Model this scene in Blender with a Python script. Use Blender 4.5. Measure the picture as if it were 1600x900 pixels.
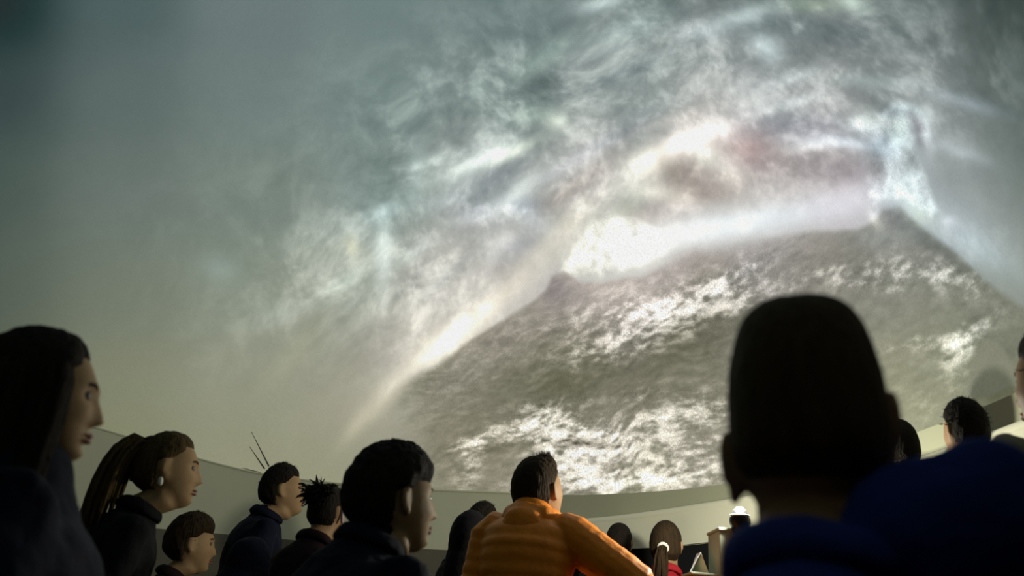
import bpy, bmesh, math, random
import numpy as np
from mathutils import Matrix, Vector

for o in list(bpy.data.objects): bpy.data.objects.remove(o)
SC = bpy.context.scene
COL = SC.collection
rnd = random.Random(7)

# ------------------------------------------------------------------ camera, world, light, exposure
R = 3.0            # radius of the tent
ZS = 1.79          # height where the dome starts
PITCH, ROLL = math.radians(24.0), math.radians(5.2)
cp, sp_, cr, sr = math.cos(PITCH), math.sin(PITCH), math.cos(ROLL), math.sin(ROLL)
cam_d = bpy.data.cameras.new('camera'); cam = bpy.data.objects.new('camera', cam_d); COL.objects.link(cam)
cam_d.sensor_width = 36; cam_d.lens = 1250 / 1600 * 36; cam_d.clip_start = .02
right = Vector((cr, -sr * sp_, sr * cp)); up = Vector((-sr, -cr * sp_, cr * cp)); fwd = Vector((0, cp, sp_))
M = Matrix.Identity(4)
for i in range(3): M[i][0], M[i][1], M[i][2] = right[i], up[i], -fwd[i]
M.translation = Vector((.386 * R, -.866 * R, .85)); cam.matrix_world = M
cam_d.dof.use_dof = True; cam_d.dof.focus_distance = 4.3; cam_d.dof.aperture_fstop = 2.6
SC.camera = cam
w = bpy.data.worlds.new('world'); SC.world = w; w.use_nodes = True
w.node_tree.nodes['Background'].inputs[0].default_value = (.02, .025, .03, 1)
w.node_tree.nodes['Background'].inputs[1].default_value = .2
SC.view_settings.view_transform = 'Standard'; SC.view_settings.look = 'None'
SC.view_settings.exposure = 0.0; SC.view_settings.gamma = 1.0; SC.view_settings.use_curve_mapping = False
def lamp(name, loc, power, col, rad):
    d = bpy.data.lights.new(name, 'POINT'); d.energy = power; d.color = col; d.shadow_soft_size = rad
    o = bpy.data.objects.new(name, d); COL.objects.link(o); o.location = loc; return o
PROJECTOR = (2.116, 0.554, 1.392)
lamp('projector_light', (PROJECTOR[0], PROJECTOR[1], PROJECTOR[2] + .05), 42.0, (1.0, .97, .80), .03)

# ------------------------------------------------------------------ materials
def mat(name, col, rough=.8, noise=0, scale=20, bump=0, spec=.2, emis=None, sheen=0, c2=None, stretch=None, bscale=None):
    m = bpy.data.materials.new(name); m.use_nodes = True; nt = m.node_tree; b = nt.nodes['Principled BSDF']
    b.inputs['Base Color'].default_value = (*col, 1); b.inputs['Roughness'].default_value = rough
    b.inputs['Specular IOR Level'].default_value = spec
    if sheen: b.inputs['Sheen Weight'].default_value = sheen
    tc = nt.nodes.new('ShaderNodeTexCoord'); mp = nt.nodes.new('ShaderNodeMapping'); nt.links.new(tc.outputs['Object'], mp.inputs[0])
    if stretch: mp.inputs['Scale'].default_value = stretch
    if noise:
        n = nt.nodes.new('ShaderNodeTexNoise'); n.inputs['Scale'].default_value = scale; n.inputs['Detail'].default_value = 6
        r = nt.nodes.new('ShaderNodeMix'); r.data_type = 'RGBA'
        k = c2 or tuple(max(0, c * (1 - noise)) for c in col)
        r.inputs[6].default_value = (*k, 1); r.inputs[7].default_value = (*[min(1, c * (1 + noise * .5)) for c in col], 1)
        nt.links.new(mp.outputs[0], n.inputs[0]); nt.links.new(n.outputs[0], r.inputs[0]); nt.links.new(r.outputs[2], b.inputs['Base Color'])
    if bump:
        n2 = nt.nodes.new('ShaderNodeTexNoise'); n2.inputs['Scale'].default_value = bscale or scale * 2; n2.inputs['Detail'].default_value = 5
        bm = nt.nodes.new('ShaderNodeBump'); bm.inputs['Strength'].default_value = bump; bm.inputs['Distance'].default_value = .01
        nt.links.new(mp.outputs[0], n2.inputs[0]); nt.links.new(n2.outputs[0], bm.inputs['Height']); nt.links.new(bm.outputs[0], b.inputs['Normal'])
    if emis: b.inputs['Emission Color'].default_value = (*emis[:3], 1); b.inputs['Emission Strength'].default_value = emis[3]
    return m
SKIN = mat('skin', (.34, .20, .105), .55, .25, 30, .1)
SKIN_PALE = mat('pale skin', (.42, .265, .135), .6, .2, 30, .1)
LIP = mat('lips', (.30, .10, .08), .45, .2, 60)
EYE = mat('eye', (.09, .07, .05), .3, spec=.4)
IRIS = mat('iris', (.01, .008, .006), .1, spec=.6)
def hairm(name, c): return mat(name, c, .75, .75, 14, .9, .10, stretch=(6, 6, .8))
HAIR_BLACK = hairm('black hair', (.022, .017, .013)); HAIR_BROWN = hairm('brown hair', (.042, .026, .013))
HAIR_BLONDE = hairm('dark blonde hair', (.10, .065, .025)); HAIR_BUZZ = hairm('cropped hair', (.075, .052, .028))
def cloth(name, c, b=.5): return mat(name, c, .85, .4, 9, b, .15, bscale=30)
NAVY = cloth('navy cloth', (.006, .008, .022)); BLACK = cloth('black cloth', (.006, .006, .008)); BLUE = cloth('blue fleece', (.016, .040, .27), .7)
DARKRED = cloth('dark maroon cloth', (.018, .006, .008)); RED = cloth('red cloth', (.30, .012, .02)); BEIGE = cloth('beige cloth', (.36, .32, .22))
GREEN = cloth('dark green cloth', (.010, .018, .014)); ORANGE = mat('orange quilted nylon', (.95, .27, .010), .5, .25, 12, .25, .35, bscale=60)
DENIM = cloth('dark trousers', (.012, .013, .02)); SHOE = mat('shoe leather', (.02, .018, .016), .5); WHITE = mat('white elastic', (.75, .74, .66), .7, .1, 40)
METAL = mat('grey painted metal', (.46, .52, .42), .5, .15, 8); DARK = mat('dark plastic', (.012, .012, .014), .4); CHROME = mat('polished rim', (.5, .48, .45), .25)
PAPER = mat('paper', (.78, .80, .84), .7); PAPER2 = mat('cream paper', (.62, .60, .42), .7); WOODDARK = mat('dark table laminate', (.03, .028, .025), .5, .3, 10)
FLOORM = mat('dark carpet', (.05, .045, .042), .95, .5, 60, .4)
SKIRT = mat('white tent wall fabric', (.88, .87, .66), .85, .10, 2.5, .12, .1, bscale=14)
SKIRT2 = mat('ivory wall liner fabric', (.82, .81, .64), .8, .10, 3, .12, .1, bscale=12)
BAND = mat('grey hem fabric', (.44, .45, .33), .85, .12, 3, .10, .1, bscale=16)
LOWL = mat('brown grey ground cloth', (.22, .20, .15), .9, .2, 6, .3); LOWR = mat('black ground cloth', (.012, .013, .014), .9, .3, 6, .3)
LENS = mat('glowing lens', (.9, .9, .95), .1, spec=.5, emis=(1, .98, .95, 6))

# ------------------------------------------------------------------ the picture thrown on the dome
SKY = [[-0.619,0.682,30,48,50],[-0.459,0.585,85,103,103],[-0.305,0.495,115,130,130],[-0.157,0.413,118,136,135],[-0.014,0.338,112,130,130],[0.123,0.269,116,130,130],[0.256,0.205,122,136,136],[0.383,0.147,104,118,118],[0.506,0.093,50,64,64],[-0.719,0.544,62,76,76],[-0.547,0.459,102,116,114],[-0.382,0.381,118,132,130],[-0.225,0.31,122,140,137],[-0.073,0.245,128,144,141],[0.072,0.186,142,155,154],[0.211,0.131,150,158,160],[0.344,0.081,128,136,138],[0.472,0.035,84,98,98],[-0.801,0.389,80,94,88],[-0.619,0.319,112,124,118],[-0.445,0.255,122,136,128],[-0.279,0.197,136,152,147],[-0.136,0.149,165,174,174],[-0.014,0.11,185,185,182],[0.098,0.101,215,205,198],[0.193,0.058,178,170,168],[0.239,0.015,205,200,205],[0.346,0.001,165,172,176],[0.445,-0.026,104,116,114],[0.17,0.037,212,212,212],[0.107,0.039,222,224,224],[0.011,0.039,222,220,214],[-0.061,0.072,200,198,190],[0.139,0.062,205,200,194],[0.245,0.031,178,172,172],[-0.141,0.087,190,190,186],[0.407,-0.054,150,160,160],[0.372,-0.031,170,178,182],[0.428,-0.078,140,148,146],[0.408,-0.102,122,128,120],[-0.861,0.222,90,100,90],[-0.671,0.169,122,130,116],[-0.491,0.12,140,150,136],[-0.353,0.085,162,170,158],[-0.236,0.056,196,194,186],[-0.154,0.044,214,208,200],[-0.301,-0.005,196,192,180],[-0.379,-0.06,180,176,158],[-0.232,-0.002,215,210,198],[-0.897,0.047,95,100,84],[-0.702,0.012,140,142,118],[-0.518,-0.02,152,154,134],[-0.441,0.004,160,162,144],[-0.4,-0.11,158,156,134],[-0.907,-0.071,95,96,72],[-0.711,-0.094,140,140,110],[-0.525,-0.114,152,152,124],[-0.436,-0.159,156,156,128],[-1.092,0.508,40,50,48],[-1.218,0.038,60,62,50],[0.544,0.032,50,60,60],[0.565,-0.079,60,70,66],[-0.184,0.733,60,75,75],[0.19,0.45,70,84,84],[0.535,0.224,40,50,50]]  # covers blank dome too; light falloff toward left and corners is painted in
SEA = [[-0.092,0.021,168,162,156],[-0.032,0.0,172,165,156],[0.05,0.008,158,152,148],[0.156,-0.005,150,147,146],[0.296,-0.017,140,142,142],[0.336,-0.053,128,132,132],[0.385,-0.083,118,124,118],[0.422,-0.104,112,118,108],[-0.256,-0.046,146,143,130],[-0.347,-0.091,150,148,130],[-0.167,-0.015,150,146,134],[-0.092,-0.059,136,133,118],[-0.01,-0.046,150,147,140],[0.068,-0.048,134,132,120],[-0.098,-0.101,130,128,112],[0.02,-0.111,128,126,110],[-0.264,-0.141,146,143,124],[-0.349,-0.158,154,152,128],[-0.182,-0.179,152,148,130],[-0.062,-0.175,165,160,148],[0.053,-0.184,165,160,148],[0.058,-0.11,132,130,114],[-0.023,-0.214,142,140,116],[0.09,-0.217,142,140,116],[0.289,-0.068,124,125,120],[0.224,-0.033,136,134,128],[0.317,-0.105,126,128,112],[0.276,-0.14,136,136,112],[0.344,-0.159,128,130,106],[0.396,-0.128,110,114,98],[0.398,-0.165,124,126,100],[0.286,-0.182,140,140,110],[0.34,-0.197,140,140,112],[0.41,-0.18,128,130,104],[-0.436,-0.177,156,155,128],[0.549,-0.136,60,64,56],[0.475,-0.187,80,80,66]]
HORIZON = [(-0.4362,-0.1414),(-0.4005,-0.1186),(-0.3725,-0.0889),(-0.3444,-0.0654),(-0.3075,-0.0458),(-0.2628,-0.0328),(-0.2348,-0.0177),(-0.1986,-0.0049),(-0.1625,0.007),(-0.131,0.0168),(-0.1169,0.0234),(-0.1033,0.0374),(-0.0877,0.0395),(-0.0791,0.0315),(-0.0712,0.0237),(-0.0445,0.0159),(-0.0202,0.0158),(0.003,0.0117),(0.0366,0.0171),(0.0542,0.0227),(0.0749,0.0253),(0.0929,0.0193),(0.1233,0.0159),(0.1607,0.0112),(0.2125,0.0048),(0.2616,-0.0069),(0.281,-0.0049),(0.2948,0.0023),(0.3123,-0.0009),(0.3197,-0.0114),(0.3361,-0.0282),(0.3587,-0.0489),(0.3806,-0.0725),(0.3977,-0.0881),(0.4217,-0.1044),(0.4706,-0.1308)]
GLOW = [[0.1514,0.0302,320.5,1076.4,6907.6,16,20,22],[0.0051,0.0471,735.6,698.0,6787.9,46,46,44],[-0.0263,0.0378,1434.2,-506.1,12400.1,40,40,36],[0.0829,0.0382,396.3,1353.8,14778.2,26,28,30],[0.1808,0.0251,752.1,2333.4,14832.6,14,18,20],[-0.0679,0.0507,4871.4,-1748.0,8790.2,24,24,18],[0.1248,0.1234,630.9,893.3,15573.2,70,66,62],[0.0759,0.1252,1120.3,-729.3,12224.4,45,42,38],[0.0481,0.1189,3453.1,299.7,9119.0,60,60,50],[0.1199,0.1035,8578.8,4768.8,14145.1,36,42,36],[0.1423,0.08,9107.3,-38.5,5662.9,40,42,38],[0.045,0.0909,4623.9,8012.4,19167.5,45,45,38],[-0.01,0.0759,1983.4,-616.6,5077.7,30,32,26],[0.0814,0.0997,2371.7,1543.4,7111.0,-38,-40,-42],[0.1105,0.0706,1030.1,1091.1,7911.8,-26,-32,-34],[0.0296,0.0714,1947.8,2768.6,10846.0,-14,-18,-18],[0.0148,0.0876,5283.5,-1055.8,15074.4,-20,-16,-20],[0.2178,0.0609,1202.5,2878.1,8564.3,-20,-22,-20],[0.2711,0.0396,2921.5,3668.6,8140.9,-18,-21,-18],[0.1695,0.0963,2313.9,1015.4,5580.4,10,-8,-8],[0.2389,0.0907,1808.1,3992.4,10882.2,-22,-20,-12],[0.261,0.0702,8299.3,21684.7,59930.1,30,34,36],[0.2211,0.0777,5045.0,17876.1,83631.1,26,28,28],[0.2456,0.1349,3042.3,8727.0,65066.8,36,38,38],[0.2388,0.1146,4571.1,12331.8,87743.0,30,34,34],[0.3268,0.0999,7878.8,16390.6,38030.3,30,36,34],[0.4132,0.0513,17676.0,27392.3,47819.6,28,30,36],[0.3969,0.0167,18134.6,26434.8,45581.3,24,26,28],[0.4345,0.034,13088.8,18179.5,30206.3,14,14,14],[0.0807,0.2862,3741.3,6554.3,28009.1,72,76,74],[0.2172,0.2054,2299.0,4898.1,24262.6,72,76,74],[0.2303,0.1699,10011.8,4418.6,10534.3,72,78,78],[0.3378,0.1645,14939.1,13407.0,22567.5,60,66,58],[0.2985,0.1806,10817.2,19171.5,44972.8,30,34,20],[0.0966,0.2495,758.1,1079.5,12639.4,26,30,28],[0.1725,0.21,4647.9,6124.8,16347.9,20,22,24],[-0.035,0.1985,12096.8,3748.4,23479.4,66,66,56],[-0.0614,0.2165,3769.6,5994.9,21890.2,28,32,26],[-0.0093,0.2684,1089.6,-1314.4,14497.9,26,30,26],[-0.1105,0.2691,7050.5,-3823.1,16585.5,26,28,26],[0.0883,0.1515,1653.2,7623.9,49560.0,26,22,20],[0.0579,0.1587,5529.1,-4529.2,64387.7,-20,-20,-18],[0.0285,0.1597,1809.7,-78.3,35175.6,-26,-25,-22],[-0.0041,0.2392,757.7,1876.6,26244.2,-24,-24,-22],[0.0531,0.2148,536.6,2718.7,36293.3,-18,-16,-14],[0.1587,0.1875,4425.6,12481.6,38709.0,-14,-12,-12],[0.3054,0.1528,3830.7,6918.1,13959.5,-18,-16,-14],[-0.1364,0.1908,422.3,738.6,27573.9,54,56,52],[-0.1033,0.1852,2386.3,-5996.6,50546.0,40,40,30],[-0.1992,0.2121,2378.3,3117.2,32466.2,34,36,34],[-0.1743,0.1863,641.3,-913.1,11577.7,30,32,30],[-0.1132,0.1413,3631.1,-5959.9,20110.2,58,60,54],[-0.2278,0.2096,12058.3,-4664.3,3753.0,28,30,30],[-0.1758,0.1496,1648.1,-627.3,8491.3,-20,-19,-16],[-0.1239,0.1687,2177.2,233.7,18003.3,-16,-16,-12],[-0.1082,0.1086,5480.4,2882.4,6039.3,22,26,30],[-0.162,0.089,2809.0,-2054.9,9377.3,46,46,44],[-0.1344,0.0814,1690.3,-486.5,12379.5,-16,-14,-8],[-0.2115,0.1612,1553.2,-219.8,15945.8,24,26,28],[-0.1694,0.1313,1654.8,858.6,16880.4,30,30,34],[-0.1108,0.1249,4976.3,3936.6,17005.7,-14,-12,-6],[-0.2997,0.1413,10189.2,-2942.7,2550.9,44,48,48],[-0.3162,0.0931,12580.3,-3079.1,2398.9,30,32,34],[-0.3452,0.1414,20119.7,-1729.0,9483.0,30,26,14],[-0.2884,0.1732,1669.0,-1803.6,17613.0,26,30,32],[-0.2744,0.1079,2407.4,-3735.0,17232.6,18,22,22],[-0.3117,0.208,1637.2,518.4,3216.6,10,10,10],[-0.2846,0.072,4663.2,-8207.9,18627.2,-22,-20,-18],[-0.2322,0.0713,5838.7,-11172.2,26210.0,-18,-14,-12],[-0.3673,0.0975,3219.5,-4750.5,19129.3,16,20,20],[-0.4644,0.0749,1930.0,-827.0,7926.5,18,20,22],[-0.5314,0.1614,2180.7,511.4,3920.7,14,18,20],[-0.3625,0.0425,4610.1,-6014.2,13022.3,18,18,16],[-0.0309,0.1517,615.2,-3006.8,24839.1,20,20,24],[-0.0419,0.1257,1090.3,-2857.2,13136.5,-12,-18,-20],[-0.0344,0.1012,1743.7,-3908.4,12385.9,24,22,18],[-0.0942,0.0741,1706.0,-2828.7,8185.4,18,16,10],[-0.2506,-0.0106,1818.9,-1880.1,4903.5,40,38,34],[-0.3052,-0.0294,2547.1,-3093.2,4868.1,24,22,20],[-0.2126,0.0099,1675.8,-2803.8,6685.3,28,26,20],[-0.1556,0.0364,1989.2,-3874.5,10083.5,20,18,14],[-0.3448,-0.0696,5894.7,-6115.0,7852.4,22,20,16],[-0.3863,-0.0985,12332.6,-8583.7,9272.1,20,18,16],[-0.2596,-0.013,4325.0,-7324.1,14122.6,20,20,18],[-0.2917,-0.0567,5302.0,-7057.1,13120.2,-16,-14,-16],[-0.4472,0.024,2741.4,-2845.8,3727.8,8,8,4],[0.3019,0.0744,3956.4,3868.2,17526.1,50,54,48],[0.3385,0.0698,11838.1,16313.3,54753.1,-34,-32,-26],[0.3382,0.0565,9813.5,-4529.7,16176.8,50,58,52],[0.3537,0.0538,21144.6,1427.4,6909.9,-30,-36,-30],[0.3641,0.0451,38836.1,-10943.7,9736.1,50,52,52],[0.356,0.0663,24851.9,31929.2,51106.6,34,40,38],[0.313,0.0568,6195.8,9932.5,33748.5,-14,-12,-10],[0.3108,0.0466,6055.0,3627.9,17882.5,-36,-32,-26],[0.3321,0.0397,8546.8,5497.2,13276.9,26,28,28],[0.2806,0.062,23241.4,38280.4,68180.8,20,24,26],[0.3132,0.0214,1717.3,36.2,2390.3,16,20,20],[0.3229,0.0079,3445.1,-50.9,4385.2,20,24,24],[0.2476,0.0182,1503.0,1854.8,7837.5,20,20,24],[0.272,0.0225,3240.3,1358.0,8379.7,14,14,16],[0.3305,-0.0142,8291.6,6141.3,11895.3,26,30,20],[0.2831,-0.0054,56334.8,7965.7,25538.7,60,60,54],[0.3589,-0.0253,36848.7,18116.4,111784.9,36,34,36],[0.37,-0.0356,2459.4,2595.2,4510.9,14,18,22],[0.391,-0.0603,5237.5,6362.9,10619.0,16,20,22],[0.3633,0.0066,1962.0,2340.5,9715.3,-6,-6,-6],[0.3066,-0.0063,10536.4,1587.9,18931.7,-20,-20,-14],[0.3229,-0.0238,18220.3,17312.1,24422.3,-22,-20,-14],[0.3509,-0.0511,19656.3,18348.4,21838.3,-20,-20,-18],[0.2869,-0.0211,2629.7,5593.6,23871.4,4,8,10],[-0.015,-0.0754,185.2,-485.3,3677.5,-20,-19,-22],[0.1028,-0.0668,953.1,-984.2,3078.8,-16,-14,-14],[0.0972,-0.0219,1849.0,-4402.4,15301.7,-14,-12,-10],[-0.149,-0.0565,629.3,-592.1,2359.1,-10,-9,-12],[0.1367,-0.0184,690.3,2964.8,19005.2,-8,-6,-8],[-0.1027,0.0201,6617.3,-1820.3,6161.1,-34,-34,-28],[-0.0789,0.0095,3734.1,2232.1,13249.1,-12,-12,-10],[-0.0313,0.0037,1473.8,4507.1,20264.7,14,13,12],[-0.1279,-0.0821,317.8,-5.1,3870.1,-14,-12,-14],[0.0381,-0.0417,1257.5,-878.1,1058.9,-10,-10,-12],[0.3848,-0.1354,1404.8,373.5,3933.5,-22,-20,-16],[0.3712,-0.1142,5496.8,6504.1,43334.7,-10,-10,-8]]
FOAM = [[0.0408,-0.0291,176.1,153.4,4927.1,1.0],[-0.01,-0.0457,294.1,-587.1,4366.4,0.8],[0.0898,-0.0203,987.3,-3380.7,24350.6,0.6],[0.1238,-0.0092,1335.0,-4835.9,40364.3,0.35],[-0.0437,-0.0567,337.1,167.8,6515.5,0.45],[-0.1239,-0.1263,2331.8,2777.8,8991.2,1.6],[-0.0973,-0.1506,1422.5,4352.0,19589.2,1.9],[-0.0735,-0.1503,2229.0,4292.9,42648.0,1.5],[-0.1214,-0.1554,2167.0,1445.3,2787.8,1.3],[-0.0862,-0.1831,345.4,235.0,3082.7,1.0],[-0.1976,-0.1327,1314.2,-2813.4,16190.6,1.1],[-0.2309,-0.1384,3014.4,-2984.7,24774.2,0.8],[0.048,-0.1335,255.6,-456.5,6095.7,1.0],[-0.0141,-0.1391,361.5,473.1,11627.8,0.75],[0.0155,-0.1619,230.4,914.5,9414.0,0.8],[0.0376,-0.1924,217.4,99.9,5220.9,1.0],[-0.0391,-0.2,265.6,-182.5,8706.3,0.9],[-0.0192,-0.1084,1863.1,-156.4,27413.2,0.7],[-0.1302,-0.1037,693.5,1301.9,23320.4,0.5],[-0.244,-0.1706,7415.9,124.9,1833.8,0.6],[-0.2273,-0.1604,14646.9,-15.1,2491.0,0.3],[-0.1659,-0.1989,1772.8,1200.1,18690.8,0.8],[-0.1555,-0.1152,453.7,-736.3,22333.2,0.3],[0.2923,-0.0534,1396.8,3842.6,18157.4,0.85],[0.2557,-0.0535,6774.0,17977.8,65502.1,0.7],[0.347,-0.0653,4672.7,7229.3,16063.4,0.6],[0.3648,-0.079,3083.7,911.6,5136.8,0.45],[0.2381,-0.0358,984.2,4783.1,51817.1,0.35],[0.3946,-0.1017,12091.6,5974.7,45202.8,0.4],[0.3054,-0.1081,21426.9,6414.9,60026.9,0.6],[0.3291,-0.1146,5835.5,9498.7,62471.9,0.5],[0.3576,-0.1119,3621.8,-5273.5,30846.1,1.3],[0.3483,-0.1251,4743.1,-3784.7,25871.6,1.25],[0.3421,-0.1437,5138.8,1261.9,9304.8,0.6],[0.2868,-0.1128,1624.7,6041.9,103919.8,0.4],[0.3024,-0.1535,9731.8,4593.0,8472.7,0.35],[-0.2573,-0.0541,346.6,-461.5,1491.7,0.22],[0.1052,-0.0549,500.4,43.9,741.2,0.3],[-0.0848,-0.0169,301.7,-481.9,4781.2,0.3]]
SHOALS = [[-0.0973,-0.152,2175.4,8025.4,80741.5,1.6],[-0.066,-0.1593,4023.5,12631.7,132696.6,1.2],[-0.0314,-0.1872,1064.4,-1174.7,89905.7,0.6],[-0.2064,-0.1471,2826.5,2573.4,26889.1,0.5]]
PLUME = [(0.279,-0.0043),(0.2806,0.009),(0.2821,0.0251),(0.2863,0.0394),(0.299,0.0476),(0.2961,0.0585),(0.2838,0.0722),(0.2857,0.0812),(0.2981,0.0825),(0.3162,0.0749),(0.3293,0.0747),(0.3362,0.0777),(0.3485,0.0743),(0.3606,0.0647),(0.3679,0.0516),(0.3653,0.0395),(0.3554,0.0307),(0.3524,0.0411),(0.3444,0.0331),(0.3467,0.0209),(0.3495,0.0055),(0.3546,-0.0165),(0.3422,-0.0209),(0.3244,-0.0084),(0.3126,0.0001),(0.2953,0.0038)]
ROCK = [(0.3451,-0.1587),(0.3503,-0.1497),(0.3592,-0.1403),(0.3562,-0.1321),(0.3648,-0.1267),(0.3743,-0.12),(0.3851,-0.1213),(0.3946,-0.1299),(0.4009,-0.1424),(0.4017,-0.1564),(0.3847,-0.1612),(0.3641,-0.162)]
CUMULUS = [(-0.0957,0.0408),(-0.0855,0.0531),(-0.0712,0.0619),(-0.0573,0.0713),(-0.0452,0.0825),(-0.0311,0.0871),(-0.0108,0.0854),(0.0103,0.075),(0.0274,0.0651),(0.0465,0.0495),(0.0574,0.0332),(0.0387,0.0246),(0.0042,0.0162),(-0.0519,0.0191),(-0.0742,0.0281)]
CLOUDINESS = [[-0.3023,0.1333,114.7,13.5,169.2,0.8],[-0.1462,0.1683,86.9,37.4,199.4,1.15],[-0.0161,0.1836,83.0,58.5,233.0,1.1],[0.126,0.2049,76.4,97.1,273.1,0.9],[0.2501,0.1283,66.2,72.6,239.3,0.9],[0.4006,0.071,263.5,328.6,1092.0,0.5],[0.3265,0.0442,579.8,97.5,1050.3,-0.5],[-0.4102,0.0715,131.0,15.3,189.6,0.38],[0.0377,0.114,161.8,146.5,586.8,0.45],[-0.2363,0.0559,146.6,22.3,238.7,0.6],[0.2204,0.0672,230.4,317.2,1149.6,0.35],[-0.5005,0.1526,118.2,-4.3,109.7,0.22],[-0.1824,0.2829,130.0,37.0,234.3,0.25],[0.285,0.1856,195.7,327.2,781.9,0.6],[-0.304,-0.0213,177.9,45.9,396.5,0.5],[0.3671,-0.0449,367.5,176.4,1149.3,0.5],[-0.5309,0.2861,12.4,-1.1,11.8,0.06]]
PIC_CENTRE = (0.1468,-0.2912)

def lattice(ix, iy, seed):
    h = (ix * 374761393 + iy * 668265263 + seed * 974634777) & 0x7fffffff
    h = ((h ^ (h >> 13)) * 1274126177) & 0x7fffffff
    return ((h ^ (h >> 16)) & 0xffff) / 65535.0
def vnoise(x, y, seed=0):
    ix = np.floor(x).astype(np.int64); iy = np.floor(y).astype(np.int64)
    fx = x - ix; fy = y - iy
    fx = fx * fx * fx * (fx * (fx * 6 - 15) + 10); fy = fy * fy * fy * (fy * (fy * 6 - 15) + 10)
    a = lattice(ix, iy, seed); b = lattice(ix + 1, iy, seed)
    c = lattice(ix, iy + 1, seed); d = lattice(ix + 1, iy + 1, seed)
    return (a + (b - a) * fx) * (1 - fy) + (c + (d - c) * fx) * fy
def fbm(x, y, octaves=5, gain=.5, seed=0, rot=.55):
    t = np.zeros_like(x); amp = 1.0; tot = 0.0
    for k in range(octaves):
        t += amp * vnoise(x, y, seed + k * 17); tot += amp; amp *= gain
        x, y = x * 1.95 + y * rot + 3.1, y * 1.95 - x * rot + 7.7
    return t / tot * 2 - 1
def sstep(a, b, x):
    t = np.clip((x - a) / (b - a), 0, 1); return t * t * (3 - 2 * t)
def gsum(tab, U, V, n):
    out = np.zeros((n,) + U.shape)
    for g in tab:
        du = U - g[0]; dv = V - g[1]
        q = g[2] * du * du + 2 * g[3] * du * dv + g[4] * dv * dv
        w = np.exp(-q * .5) if n == 1 else np.exp(-np.minimum(q, 40) * .5)
        for k in range(n): out[k] += w * g[5 + k]
    return out
def shepard(tab, U, V):
    num = np.zeros((3,) + U.shape); den = np.zeros(U.shape) + 1e-9
    for g in tab:
        d2 = (U - g[0]) ** 2 + (V - g[1]) ** 2
        w = 1 / (d2 + .0022 + .02 * np.clip(-g[0] - .3, 0, 1)) ** 2
        den += w
        for k in range(3): num[k] += w * g[2 + k]
    return num / den
def inside(poly, U, V):
    # signed distance to a closed polygon, positive inside
    d = np.full(U.shape, 1e9); ins = np.zeros(U.shape, bool); n = len(poly)
    for i in range(n):
        ax, ay = poly[i]; bx, by = poly[(i + 1) % n]
        ex, ey = bx - ax, by - ay
        t = np.clip(((U - ax) * ex + (V - ay) * ey) / (ex * ex + ey * ey), 0, 1)
        d = np.minimum(d, (U - ax - t * ex) ** 2 + (V - ay - t * ey) ** 2)
        c = ((ay > V) != (by > V)) & (U < ex * (V - ay) / (ey if abs(ey) > 1e-9 else 1e-9) + ax)
        ins ^= c
    d = np.sqrt(d); return np.where(ins, d, -d)
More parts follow.
